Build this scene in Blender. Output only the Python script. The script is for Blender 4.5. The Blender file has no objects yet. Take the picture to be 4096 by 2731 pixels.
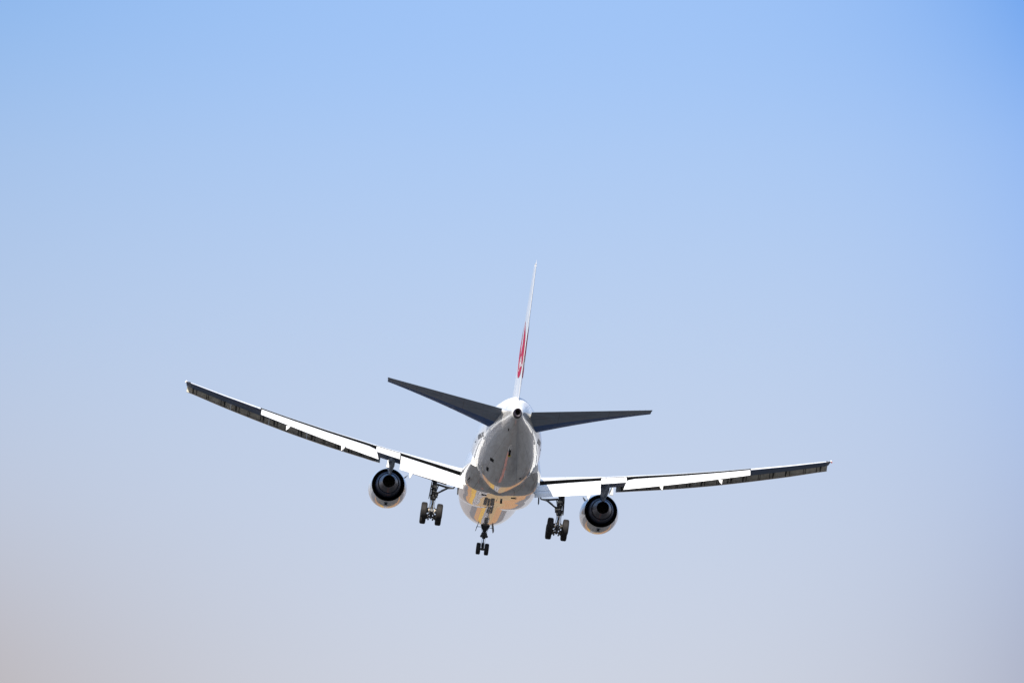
import bpy, bmesh, math, random
from mathutils import Vector, Matrix
random.seed(7)
sc = bpy.context.scene
C = sc.collection
R = math.radians

# ------------------------------------------------------------------ camera
CAM_PITCH = 9.4
cd = bpy.data.cameras.new('camera'); cam = bpy.data.objects.new('camera', cd); C.objects.link(cam)
cam.location = (0, 0, 1.7)
cam.rotation_euler = (R(90 + CAM_PITCH), 0, 0)
cd.sensor_width = 36.0
cd.lens = 36.0 * 21563.776 / 4096.0
cd.clip_start = 1.0; cd.clip_end = 60000
sc.camera = cam

# ------------------------------------------------------------------ light
SUN_EL, SUN_AZ = 31.0, 11.0          # elevation; azimuth to the left of straight behind the camera
sund = bpy.data.lights.new('sun', 'SUN'); sun = bpy.data.objects.new('sun', sund); C.objects.link(sun)
sund.energy = 5.0; sund.angle = R(0.5); sund.color = (1.0, 0.93, 0.82)
sdir = Vector((-math.sin(R(SUN_AZ)) * math.cos(R(SUN_EL)), -math.cos(R(SUN_AZ)) * math.cos(R(SUN_EL)), math.sin(R(SUN_EL))))
sun.rotation_euler = sdir.to_track_quat('Z', 'Y').to_euler()
sun.location = (0, -50, 120)
sc.view_settings.view_transform = 'Standard'
sc.view_settings.look = 'None'
EXPO = 0.45
sc.view_settings.exposure = EXPO
sc.view_settings.gamma = 1.0

def lin(c):
    return tuple(((v / 255) / 12.92 if v / 255 <= 0.04045 else ((v / 255 + 0.055) / 1.055) ** 2.4) for v in c)

world = bpy.data.worlds.new('World'); sc.world = world; world.use_nodes = True
nt = world.node_tree; N = nt.nodes; L = nt.links
bg = N['Background']; bg.inputs['Strength'].default_value = 0.10
sky = N.new('ShaderNodeTexSky'); sky.sky_type = 'NISHITA'; sky.sun_disc = False
sky.sun_elevation = R(SUN_EL); sky.sun_rotation = math.atan2(sdir.x, sdir.y)
sky.air_density = 1.0; sky.dust_density = 4.0; sky.ozone_density = 1.5
geo = N.new('ShaderNodeTexCoord'); sep = N.new('ShaderNodeSeparateXYZ')
L.new(geo.outputs['Generated'], sep.inputs[0])
def wmath(op, a, b=None):
    n = N.new('ShaderNodeMath'); n.operation = op
    for i, v in enumerate((a, b)):
        if v is None: continue
        if isinstance(v, (int, float)): n.inputs[i].default_value = v
        else: L.new(v, n.inputs[i])
    return n.outputs[0]
def wrange(v, a, b):
    n = N.new('ShaderNodeMapRange'); L.new(v, n.inputs[0]); n.inputs[1].default_value = a; n.inputs[2].default_value = b
    n.interpolation_type = 'LINEAR'; return n.outputs[0]
def ramp(fac, stops):
    n = N.new('ShaderNodeValToRGB'); L.new(fac, n.inputs[0]); e = n.color_ramp.elements
    n.color_ramp.interpolation = 'EASE' if False else 'B_SPLINE'
    while len(e) < len(stops): e.new(0.5)
    for k, (p, c) in enumerate(stops):
        e[k].position = p; e[k].color = lin(c) + (1,)
    return n.outputs[0]
# elevation (radians, small-angle) of a direction and its bearing; the haze band near the horizon turns to blue higher up
elev = wmath('ARCSINE', sep.outputs['Z'])
bear = wmath('ARCTAN2', sep.outputs['X'], sep.outputs['Y'])
t = wrange(elev, R(4.0), R(16.0))
def el(deg): return (deg - 4.0) / 12.0
centre = ramp(t, [(0.0, (208, 208, 214)), (el(5.8), (205, 211, 225)), (el(7.6), (197, 210, 233)), (el(9.4), (189, 208, 237)), (el(11.4), (172, 202, 244)), (el(13.0), (156, 194, 247)), (1.0, (160, 195, 244))])
right = ramp(t, [(0.0, (182, 180, 192)), (el(5.8), (172, 178, 198)), (el(7.6), (179, 194, 224)), (el(9.4), (168, 195, 238)), (el(11.4), (154, 190, 244)), (el(13.0), (112, 166, 239)), (1.0, (108, 160, 236))])
left = ramp(t, [(0.0, (190, 182, 182)), (el(5.8), (188, 182, 184)), (el(7.6), (193, 202, 221)), (el(9.4), (183, 202, 231)), (el(11.4), (166, 195, 235)), (el(13.0), (143, 185, 238)), (1.0, (128, 172, 232))])
def wmix(f, a, b):
    n = N.new('ShaderNodeMix'); n.data_type = 'RGBA'; L.new(f, n.inputs['Factor']); L.new(a, n.inputs['A']); L.new(b, n.inputs['B']); return n.outputs['Result']
near = wmath('SUBTRACT', 1.0, wrange(wmath('ABSOLUTE', bear), R(7.0), R(22.0)))
fr = wmath('MULTIPLY', near, wmath('POWER', wrange(bear, 0.0, R(5.55)), 3.6)); fl = wmath('MULTIPLY', near, wmath('POWER', wrange(bear, 0.0, R(-5.6)), 1.9))
band = wmix(fl, wmix(fr, centre, right), left)
sc_up = N.new('ShaderNodeVectorMath'); sc_up.operation = 'SCALE'; L.new(band, sc_up.inputs[0]); sc_up.inputs['Scale'].default_value = 1.0 / 0.10 / 2 ** EXPO
band = sc_up.outputs[0]
# from the frame's top upwards the physical sky takes over; likewise away from the viewing direction
hi = wrange(elev, R(22.0), R(65.0))
side = wrange(wmath('ABSOLUTE', bear), R(60.0), R(120.0))
fac = wmath('MULTIPLY', wmath('MAXIMUM', hi, side), 0.35)
L.new(wmix(fac, band, sky.outputs[0]), bg.inputs['Color'])

# ------------------------------------------------------------------ materials
def P(name, col, rough=0.4, metal=0.0, spec=0.5, coat=0.0, coat_rough=0.03, ior=1.5):
    m = bpy.data.materials.new(name); m.use_nodes = True
    b = m.node_tree.nodes['Principled BSDF']
    b.inputs['Base Color'].default_value = (*col, 1); b.inputs['Roughness'].default_value = rough
    b.inputs['Metallic'].default_value = metal; b.inputs['Specular IOR Level'].default_value = spec
    b.inputs['Coat Weight'].default_value = coat; b.inputs['Coat Roughness'].default_value = coat_rough
    b.inputs['IOR'].default_value = ior
    return m
def dirty(m, col, dirt, scale=(1, 1, 1), lo=0.45, hi=0.75, detail=6, bump=0.0, rough=None):
    """noise stains between two colours in object space, with an optional fine bump"""
    nt = m.node_tree; b = nt.nodes['Principled BSDF']
    tc = nt.nodes.new('ShaderNodeTexCoord'); mp = nt.nodes.new('ShaderNodeMapping'); mp.inputs['Scale'].default_value = scale
    no = nt.nodes.new('ShaderNodeTexNoise'); no.inputs['Scale'].default_value = 1.0; no.inputs['Detail'].default_value = detail
    no.inputs['Roughness'].default_value = 0.65
    rp = nt.nodes.new('ShaderNodeMapRange'); rp.inputs[1].default_value = lo; rp.inputs[2].default_value = hi
    mx = nt.nodes.new('ShaderNodeMix'); mx.data_type = 'RGBA'
    mx.inputs['A'].default_value = (*col, 1); mx.inputs['B'].default_value = (*dirt, 1)
    l = nt.links
    l.new(tc.outputs['Object'], mp.inputs[0]); l.new(mp.outputs[0], no.inputs[0]); l.new(no.outputs['Fac'], rp.inputs[0])
    l.new(rp.outputs[0], mx.inputs['Factor']); l.new(mx.outputs['Result'], b.inputs['Base Color'])
    if rough:
        r2 = nt.nodes.new('ShaderNodeMapRange'); r2.inputs[3].default_value = rough[0]; r2.inputs[4].default_value = rough[1]
        l.new(no.outputs['Fac'], r2.inputs[0]); l.new(r2.outputs[0], b.inputs['Roughness'])
    if bump:
        bp = nt.nodes.new('ShaderNodeBump'); bp.inputs['Strength'].default_value = bump; bp.inputs['Distance'].default_value = 0.02
        l.new(no.outputs['Fac'], bp.inputs['Height']); l.new(bp.outputs[0], b.inputs['Normal'])
    return m

def seams(m, period, width, strength, axis='X', off=0.0):
    """thin dark panel joints across one object axis, laid over the base colour"""
    nt = m.node_tree; b = nt.nodes['Principled BSDF']; l = nt.links
    src = b.inputs['Base Color'].links[0].from_socket
    tc = nt.nodes.new('ShaderNodeTexCoord'); sp = nt.nodes.new('ShaderNodeSeparateXYZ'); l.new(tc.outputs['Object'], sp.inputs[0])
    v = sp.outputs[axis]
    for op, k in (('ADD', 500 * period + off), ('DIVIDE', period), ('FRACT', None), ('LESS_THAN', width / period), ('MULTIPLY', strength)):
        n = nt.nodes.new('ShaderNodeMath'); n.operation = op; l.new(v, n.inputs[0])
        if k is not None: n.inputs[1].default_value = k
        v = n.outputs[0]
    mx = nt.nodes.new('ShaderNodeMix'); mx.data_type = 'RGBA'; l.new(v, mx.inputs['Factor']); l.new(src, mx.inputs['A']); mx.inputs['B'].default_value = (.03, .03, .03, 1)
    l.new(mx.outputs['Result'], b.inputs['Base Color'])
def skin_material():
    """glossy white fuselage paint: frame joints, lap joints and grime in object space (y along the body)"""
    m = P('white_gloss_paint', (0.72, 0.72, 0.72), rough=0.35, spec=0.3, coat=1.0, coat_rough=0.012)
    nt = m.node_tree; l = nt.links; nd = nt.nodes; b = nd['Principled BSDF']
    b.inputs['Coat IOR'].default_value = 1.55
    def M(op, a, c=None, d=None):
        n = nd.new('ShaderNodeMath'); n.operation = op
        for i, v in enumerate((a, c, d)):
            if v is None: continue
            if isinstance(v, (int, float)): n.inputs[i].default_value = v
            else: l.new(v, n.inputs[i])
        return n.outputs[0]
    tc = nd.new('ShaderNodeTexCoord'); sp = nd.new('ShaderNodeSeparateXYZ'); l.new(tc.outputs['Object'], sp.inputs[0])
    x, y, z = sp.outputs
    ang = M('ARCTAN2', x, M('MULTIPLY', M('ADD', z, -0.6), -1.0))
    def line(v, period, w, off=0.0):
        f = M('FRACT', M('DIVIDE', M('ADD', v, off + 500 * period), period))
        return M('LESS_THAN', f, w / period)
    frames = line(y, 2.7, 0.022, 0.9)
    laps = line(ang, 0.46, 0.011, 0.12)
    lines = M('MAXIMUM', frames, laps)
    no = nd.new('ShaderNodeTexNoise'); mp = nd.new('ShaderNodeMapping'); mp.inputs['Scale'].default_value = (3.2, 0.30, 3.2)
    l.new(tc.outputs['Object'], mp.inputs[0]); l.new(mp.outputs[0], no.inputs[0]); no.inputs['Scale'].default_value = 1.0
    no.inputs['Detail'].default_value = 7; no.inputs['Roughness'].default_value = 0.7
    mr = nd.new('ShaderNodeMapRange'); l.new(no.outputs['Fac'], mr.inputs[0]); mr.inputs[1].default_value = 0.42; mr.inputs[2].default_value = 0.8
    # grime gathers on the underside along the keel and around the tail cone
    keel = nd.new('ShaderNodeMapRange'); l.new(z, keel.inputs[0]); keel.inputs[1].default_value = 1.6; keel.inputs[2].default_value = -2.0
    aft = nd.new('ShaderNodeMapRange'); l.new(y, aft.inputs[0]); aft.inputs[1].default_value = -17.5; aft.inputs[2].default_value = -21.0
    grime = M('MULTIPLY', mr.outputs[0], M('ADD', 0.15, M('MULTIPLY', 0.65, M('MAXIMUM', keel.outputs[0], aft.outputs[0]))))
    m1 = nd.new('ShaderNodeMix'); m1.data_type = 'RGBA'; l.new(grime, m1.inputs['Factor'])
    m1.inputs['A'].default_value = (0.80, 0.80, 0.80, 1); m1.inputs['B'].default_value = (0.32, 0.27, 0.22, 1)
    m2 = nd.new('ShaderNodeMix'); m2.data_type = 'RGBA'; l.new(M('MULTIPLY', lines, 0.6), m2.inputs['Factor'])
    l.new(m1.outputs['Result'], m2.inputs['A']); m2.inputs['B'].default_value = (0.10, 0.10, 0.10, 1)
    l.new(m2.outputs['Result'], b.inputs['Base Color'])
    # sunlit white put into the crown by lower gloss; sides and belly stay glossy
    cw = nd.new('ShaderNodeMapRange'); l.new(z, cw.inputs[0]); cw.inputs[1].default_value = 1.3; cw.inputs[2].default_value = 2.3
    cw.inputs[3].default_value = 1.0; cw.inputs[4].default_value = 0.12; l.new(cw.outputs[0], b.inputs['Coat Weight'])
    cs = nd.new('ShaderNodeMapRange'); l.new(z, cs.inputs[0]); cs.inputs[1].default_value = 1.3; cs.inputs[2].default_value = 2.3
    cs.inputs[3].default_value = 0.3; cs.inputs[4].default_value = 0.05; l.new(cs.outputs[0], b.inputs['Specular IOR Level'])
    # skin panels are never perfectly flat: slow waves along the body, felt in the reflections
    n2 = nd.new('ShaderNodeTexNoise'); mp2 = nd.new('ShaderNodeMapping'); mp2.inputs['Scale'].default_value = (1.1, 0.55, 1.1)
    l.new(tc.outputs['Object'], mp2.inputs[0]); l.new(mp2.outputs[0], n2.inputs[0]); n2.inputs['Detail'].default_value = 2; n2.inputs['Scale'].default_value = 1.6
    bp = nd.new('ShaderNodeBump'); bp.inputs['Strength'].default_value = 0.12; bp.inputs['Distance'].default_value = 0.012
    l.new(n2.outputs['Fac'], bp.inputs['Height']); l.new(bp.outputs[0], b.inputs['Normal']); l.new(bp.outputs[0], b.inputs['Coat Normal'])
    return m
WHITE = skin_material()
FIN_WHITE = P('white_fin_paint', (0.74, 0.74, 0.74), rough=0.35, coat=0.5, coat_rough=0.05)
dirty(FIN_WHITE, (0.76, 0.76, 0.76), (0.66, 0.65, 0.63), (0.8, 1.6, 0.5), 0.4, 0.8)
WINGTOP = P('white_wing_paint', (0.78, 0.78, 0.78), rough=0.45)
dirty(WINGTOP, (0.80, 0.80, 0.79), (0.62, 0.61, 0.58), (1.2, 3.0, 1.2), 0.5, 0.85)
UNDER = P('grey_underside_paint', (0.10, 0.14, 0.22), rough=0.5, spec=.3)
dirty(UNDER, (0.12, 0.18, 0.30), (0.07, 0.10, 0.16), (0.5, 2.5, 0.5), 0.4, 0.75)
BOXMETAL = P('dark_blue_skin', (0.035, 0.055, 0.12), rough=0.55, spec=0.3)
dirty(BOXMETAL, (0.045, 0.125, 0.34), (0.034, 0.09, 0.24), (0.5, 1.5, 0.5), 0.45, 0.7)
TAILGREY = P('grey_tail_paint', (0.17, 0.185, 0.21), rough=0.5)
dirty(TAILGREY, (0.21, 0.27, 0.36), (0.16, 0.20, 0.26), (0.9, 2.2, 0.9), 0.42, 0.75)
seams(TAILGREY, 3.4, .03, .6, off=.4); seams(TAILGREY, 1.02, .010, .4, off=.3); seams(BOXMETAL, 1.02, .015, .5); seams(UNDER, 1.3, .02, .6); seams(WINGTOP, 2.93, .03, .55, off=.9)
LEMETAL = P('polished_leading_edge', (0.75, 0.72, 0.68), rough=0.28, metal=1.0)
PRIMER = P('dark_cove_primer', (0.045, 0.048, 0.05), rough=0.7)
dirty(PRIMER, (0.05, 0.052, 0.052), (0.02, 0.02, 0.022), (3, 3, 3), 0.4, 0.7)
SLATIN = P('grey_slat_primer', (0.30, 0.285, 0.25), rough=0.6)
dirty(SLATIN, (0.74, 0.72, 0.64), (0.42, 0.40, 0.35), (2.2, 4, 2.2), 0.4, 0.75)
NACELLE = skin_material(); NACELLE.name = 'nacelle_paint'
NACELLE.node_tree.nodes['Principled BSDF'].inputs['Coat Roughness'].default_value = 0.04
DUCT = P('dark_fan_duct', (0.012, 0.013, 0.02), rough=0.6)
CORE = P('blued_core_metal', (0.10, 0.115, 0.16), rough=0.42, metal=0.9)
dirty(CORE, (0.028, 0.040, 0.085), (0.02, 0.022, 0.032), (1.5, 3, 1.5), 0.4, 0.75)
NOZZLE = P('bronzed_nozzle_metal', (0.060, 0.060, 0.080), rough=0.36, metal=0.9)
BLACK = P('black_interior', (0.004, 0.004, 0.005), rough=0.9)
APU = P('burnt_exhaust_metal', (0.018, 0.012, 0.022), rough=0.5, metal=0.3)
RING = P('bright_exhaust_ring', (0.55, 0.42, 0.33), rough=0.25, metal=1.0)
STRUT = P('grey_gear_paint', (0.13, 0.14, 0.145), rough=0.45)
dirty(STRUT, (0.065, 0.072, 0.085), (0.02, 0.02, 0.02), (9, 9, 9), 0.42, 0.68)
GEARDARK = P('oily_gear_metal', (0.035, 0.038, 0.042), rough=0.5)
GEARLIGHT = P('pale_gear_paint', (0.55, 0.54, 0.48), rough=0.4)
CHROME = P('chromed_piston', (0.75, 0.76, 0.78), rough=0.12, metal=1.0)
BRASS = P('brake_metal', (0.42, 0.36, 0.28), rough=0.35, metal=0.8)
TYRE = P('tyre_rubber', (0.022, 0.020, 0.019), rough=0.75)
dirty(TYRE, (0.009, 0.009, 0.011), (0.021, 0.016, 0.014), (14, 3, 3), 0.4, 0.8)
HUB = P('wheel_hub_paint', (0.30, 0.30, 0.30), rough=0.4)
RED = P('red_emblem_paint', (0.44, 0.012, 0.060), rough=0.6, spec=0.15)
LETTER = P('white_letter_paint', (0.80, 0.80, 0.80), rough=0.4)
INK = P('black_marking_paint', (0.02, 0.02, 0.022), rough=0.5)
YELLOW = P('yellow_pad_paint', (0.62, 0.47, 0.02), rough=0.5)
GLASS = P('clear_lamp_lens', (0.9, 0.85, 0.85), rough=0.1, coat=1.0)
REDLENS = P('red_lamp_lens', (0.6, 0.05, 0.05), rough=0.1, coat=1.0)

# ------------------------------------------------------------------ mesh helpers (aircraft frame: x right, station s aft from the nose, z up)
def A(x, s, z): return Vector((x, 30.0 - s, z))
class MB:
    def __init__(self): self.bm = bmesh.new(); self.mi = 0
    def face(self, vs, mi=None):
        try: f = self.bm.faces.new(vs)
        except ValueError: return None
        f.material_index = self.mi if mi is None else mi
        return f
    def loft(self, rings, cap0=True, cap1=True, closed=True, mi=None):
        rows = [[self.bm.verts.new(p) for p in r] for r in rings]
        n = len(rows[0])
        for a, b in zip(rows, rows[1:]):
            for k in range(n if closed else n - 1):
                k2 = (k + 1) % n
                m = mi(k) if callable(mi) else mi
                self.face((a[k], a[k2], b[k2], b[k]), m)
        cm = mi(-1) if callable(mi) else mi
        if cap0: self.face(rows[0][::-1], cm)
        if cap1: self.face(rows[-1], cm)
        return rows
    def tube(self, p0, p1, r0, r1=None, n=14, mi=None, caps=True):
        r1 = r0 if r1 is None else r1
        p0, p1 = Vector(p0), Vector(p1); d = (p1 - p0)
        q = d.to_track_quat('Z', 'Y')
        rings = []
        for p, r in ((p0, r0), (p1, r1)):
            rings.append([p + q @ Vector((r * math.cos(2 * math.pi * k / n), r * math.sin(2 * math.pi * k / n), 0)) for k in range(n)])
        self.loft(rings, caps, caps, mi=mi)
    def path(self, pts, r, n=8, mi=None):
        for a, b in zip(pts, pts[1:]): self.tube(a, b, r, n=n, mi=mi)
    def box(self, c, size, rot=None, mi=None, taper=1.0):
        c = Vector(c); rot = rot or Matrix.Identity(3)
        hx, hy, hz = [v / 2 for v in size]
        rings = []
        for zz, t in ((-hz, taper), (hz, 1.0)):
            rings.append([c + rot @ Vector((sx * hx * t, sy * hy * t, zz)) for sx, sy in ((-1, -1), (1, -1), (1, 1), (-1, 1))])
        self.loft(rings, mi=mi)
    def revolve(self, prof, origin, axis='Y', n=48, mi=None, closed_profile=False):
        """prof: (along, radius)"""
        rows = []
        for a, r in prof:
            ring = []
            for k in range(n):
                t = 2 * math.pi * k / n
                if axis == 'Y': v = Vector((r * math.sin(t), a, r * math.cos(t)))
                else: v = Vector((a, r * math.sin(t), r * math.cos(t)))
                ring.append(Vector(origin) + v)
            rows.append(ring)
        if closed_profile: rows.append(rows[0])
        R_ = [[self.bm.verts.new(p) for p in r] for r in rows]
        for i, (a, b) in enumerate(zip(R_, R_[1:])):
            m = mi(i) if callable(mi) else mi
            for k in range(n): self.face((a[k], a[(k + 1) % n], b[(k + 1) % n], b[k]), m)
        return R_
    def build(self, name, mats, parent=None, angle=35, bevel=0.0, weld=True):
        bm = self.bm
        if weld: bmesh.ops.remove_doubles(bm, verts=bm.verts, dist=1e-5)
        bmesh.ops.recalc_face_normals(bm, faces=bm.faces)
        me = bpy.data.meshes.new(name); bm.to_mesh(me); bm.free()
        for m in (mats if isinstance(mats, (list, tuple)) else [mats]): me.materials.append(m)
        for p in me.polygons: p.use_smooth = True
        me.set_sharp_from_angle(angle=R(angle))
        o = bpy.data.objects.new(name, me); C.objects.link(o)
        if parent: o.parent = parent
        if bevel:
            b = o.modifiers.new('bevel', 'BEVEL'); b.width = bevel; b.segments = 2; b.limit_method = 'ANGLE'
        return o
def interp(tab, v):
    """monotone-ish cubic through table rows (key, a, b, ...)"""
    if v <= tab[0][0]: return list(tab[0][1:])
    if v >= tab[-1][0]: return list(tab[-1][1:])
    for i in range(len(tab) - 1):
        if tab[i][0] <= v <= tab[i + 1][0]: break
    h = tab[i + 1][0] - tab[i][0]; t = (v - tab[i][0]) / h; out = []
    for k in range(1, len(tab[0])):
        p1, p2 = tab[i][k], tab[i + 1][k]
        d = (p2 - p1) / h
        def slope(j):
            if j <= 0 or j >= len(tab) - 1: return (p2 - p1) / h
            a = (tab[j][k] - tab[j - 1][k]) / (tab[j][0] - tab[j - 1][0]); b = (tab[j + 1][k] - tab[j][k]) / (tab[j + 1][0] - tab[j][0])
            return 0 if a * b <= 0 else 2 * a * b / (a + b)
        m1, m2 = slope(i) * h, slope(i + 1) * h
        out.append((2*t**3-3*t*t+1)*p1 + (t**3-2*t*t+t)*m1 + (-2*t**3+3*t*t)*p2 + (t**3-t*t)*m2)
    return out
def linterp(tab, v):
    if v <= tab[0][0]: return tab[0][1]
    for (a, p), (b, q) in zip(tab, tab[1:]):
        if v <= b: return p + (q - p) * (v - a) / (b - a)
    return tab[-1][1]
def frange(a, b, n): return [a + (b - a) * i / n for i in range(n + 1)]

# ------------------------------------------------------------------ the airliner
plane = bpy.data.objects.new('airliner', None); C.objects.link(plane); plane.empty_display_size = 3
plane['label'] = 'white twin-engine passenger jet with red tail emblem, landing gear and flaps lowered'
plane['category'] = 'airplane'
yaw, pit, rol = R(2.54942577), R(-7.43582389), R(7.15737106)
Rz = Matrix.Rotation(yaw, 3, 'Z'); Rx = Matrix.Rotation(pit, 3, 'X'); Ry = Matrix.Rotation(rol, 3, 'Y')
CAMR = Matrix.Rotation(R(CAM_PITCH), 3, 'X')
M3 = CAMR @ Rz @ Rx @ Ry
loc = CAMR @ Vector((-0.76914093, 400.0, -9.09568938)) + cam.location
plane.matrix_world = Matrix.Translation(loc) @ M3.to_4x4()

# --- fuselage: station, half width, top z, bottom z
Z0 = 0.25
FUS = [(0.0, 0.03, -0.45, -0.52), (0.25, 0.55, -0.05, -0.95), (0.6, 0.86, 0.20, -1.22), (1.0, 1.12, 0.42, -1.42), (1.7, 1.50, 0.90, -1.66),
       (2.4, 1.79, 1.55, -1.84), (3.2, 2.03, 2.05, -2.00), (4.2, 2.24, 2.44, -2.14), (5.5, 2.40, 2.74, -2.27), (7.2, 2.49, 2.91, -2.38), (9.5, 2.515, 2.955, -2.45),
       (20.0, 2.515, 2.955, -2.455), (36.4, 2.515, 2.955, -2.455), (37.8, 2.51, 2.955, -2.38), (39.2, 2.47, 2.955, -2.17), (41.0, 2.37, 2.95, -1.82), (43.0, 2.19, 2.94, -1.39), (45.0, 1.94, 2.92, -0.98),
       (47.0, 1.62, 2.87, -0.56), (49.0, 1.24, 2.74, -0.13), (50.5, 0.93, 2.47, 0.19), (51.5, 0.73, 2.16, 0.40), (52.5, 0.52, 1.80, 0.60), (53.15, 0.36, 1.52, 0.72), (53.3, 0.31, 1.43, 0.76)]
def fus_ring(s, n=72, grow=0.0):
    w, zt, zb = interp(FUS, s)
    zc = (zt + zb) / 2 if s > 12 else (zt + zb) / 2
    ring = []
    for k in range(n):
        t = 2 * math.pi * k / n
        hz = (zt - zb) / 2 + grow
        ring.append(A((w + grow) * math.sin(t), s, zc + hz * math.cos(t)))
    return ring
def fus_side(s, z):
    """half width of the body at station s, height z"""
    w, zt, zb = interp(FUS, s); zc = (zt + zb) / 2; hz = (zt - zb) / 2
    return w * math.sqrt(max(0.0, 1 - ((z - zc) / hz) ** 2))
mb = MB()
st = [0.0, 0.08, 0.16, 0.25, 0.4, 0.6, 0.8, 1.0, 1.3, 1.7, 2.0, 2.4, 2.8, 3.2, 3.7, 4.2, 4.8, 5.5, 6.3, 7.2, 8.3, 9.5] + frange(11, 36.4, 16) + frange(36.8, 53.3, 44)[:-1] + [53.3]
mb.loft([fus_ring(s) for s in st])
# stabiliser cut-out fairings hugging the tail cone
fus = mb.build('fuselage', WHITE, plane, angle=60)
fus.modifiers.new('sub', 'SUBSURF').levels = 1; fus.modifiers['sub'].render_levels = 1

mb = MB()   # APU exhaust: slightly taller than wide
def oval(s, rx, rz, zc=1.075, n=36): return [A(rx * math.sin(2*math.pi*k/n), s, zc + rz * math.cos(2*math.pi*k/n)) for k in range(n)]
mb.loft([oval(53.1, .33, .37, 1.09), oval(53.35, .285, .335, 1.08), oval(53.8, .262, .315), oval(53.84, .24, .29), oval(53.80, .17, .20, 1.09)], False, False, mi=0)
mb.loft([oval(53.80, .168, .198, 1.09), oval(53.70, .162, .192, 1.09)], False, False, mi=1)
mb.loft([oval(53.70, .160, .19, 1.09), oval(53.34, .15, .18, 1.09)], False, True, mi=2)
mb.build('exhaust_nozzle', [APU, RING, BLACK], fus, angle=50)

def on_belly(x, s, off=0.0):
    w, zt, zb = interp(FUS, s); zc = (zt + zb) / 2; hz = (zt - zb) / 2
    return zc - hz * math.sqrt(max(0, 1 - (x / w) ** 2)) - off
mb = MB()   # tail skid: pale blister, black shoe, yellow pad
sk = 46.5
for (s0, w0, d0) in [(0, 0, 0)]:
    rings = []
    for s, hw, d in ((45.3, .02, .005), (45.6, .10, .05), (46.1, .15, .10), (46.6, .155, .12), (47.0, .13, .09), (47.3, .07, .03)):
        b = on_belly(0, s)
        rings.append([A(hw * math.cos(t), s, b + 0.06 - (d + .06) * math.sin(t)) for t in [math.pi * k / 12 for k in range(13)]])
    mb.loft(rings, mi=0)
b = on_belly(0, 46.5)
mb.box(A(0, 46.35, b - .13), (.16, .9, .34), Matrix.Rotation(R(-10), 3, 'X'), mi=1, taper=.8)
mb.box(A(0, 46.72, b - .02), (.07, .10, .22), Matrix.Rotation(R(-10), 3, 'X'), mi=3, taper=.6)
mb.tube(A(0, 46.3, b - .10), A(0, 45.9, b - .42), .085, .075, mi=1)
mb.tube(A(0, 45.9, b - .42), A(0, 45.86, b - .46), .11, .10, mi=2)
mb.build('tail_skid', [WHITE, BLACK, YELLOW, LETTER], fus)

def belly_patch(name, x, s, w, l, mat, turn=0.0, off=.012, th=.02):
    """small vent or plate following the lower skin"""
    mb = MB(); nx, ny = 4, 4; g = []
    for j in range(ny + 1):
        row = []
        for i in range(nx + 1):
            a, b_ = (i / nx - .5) * w, (j / ny - .5) * l
            px, ps = x + a * math.cos(turn) - b_ * math.sin(turn), s + a * math.sin(turn) + b_ * math.cos(turn)
            row.append((px, ps))
        g.append(row)
    top = [[mb.bm.verts.new(A(px, ps, on_belly(px, ps, off))) for px, ps in r] for r in g]
    bot = [[mb.bm.verts.new(A(px, ps, on_belly(px, ps, -th))) for px, ps in r] for r in g]
    for j in range(ny):
        for i in range(nx):
            mb.face((top[j][i], top[j][i+1], top[j+1][i+1], top[j+1][i])); mb.face((bot[j][i], bot[j+1][i], bot[j+1][i+1], bot[j][i+1]))
    for i in range(nx):
        mb.face((top[0][i], bot[0][i], bot[0][i+1], top[0][i+1])); mb.face((top[ny][i], top[ny][i+1], bot[ny][i+1], bot[ny][i]))
        mb.face((top[i][0], top[i+1][0], bot[i+1][0], bot[i][0])); mb.face((top[i][nx], bot[i][nx], bot[i+1][nx], top[i+1][nx]))
    return mb.build(name, mat, fus)
belly_patch('air_vent', -1.10, 42.6, .27, .6, BLACK)
belly_patch('air_vent', -1.28, 40.2, .16, .8, BLACK)
belly_patch('drain_port', 1.20, 39.0, .10, .35, BLACK)
belly_patch('drain_port', -.40, 50.2, .07, .45, BLACK)
mb = MB()   # blade antenna ahead of the nose gear
def blade(x, s, z0, h, l, th, sweep, mb, mi=0, up=-1):
    rings = []
    for f in (0, .5, 1):
        ll = l * (1 - .45 * f); ss = s + sweep * f
        rings.append([A(x, ss - ll/2, z0 + up*h*f), A(x + th/2, ss - ll*.1, z0 + up*h*f), A(x, ss + ll/2, z0 + up*h*f), A(x - th/2, ss - ll*.1, z0 + up*h*f)])
    mb.loft(rings, mi=mi)
blade(0.0, 13.0, -2.40, .38, .5, .05, .15, mb); mb.build('blade_antenna', LETTER, fus)
mb = MB(); blade(0.0, 40.6, -1.86, .30, .35, .04, .1, mb); mb.build('blade_antenna', LETTER, fus)
mb = MB(); blade(0.0, 18.0, 2.9, .36, .5, .05, .15, mb, up=1); mb.build('blade_antenna', LETTER, fus)

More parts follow.
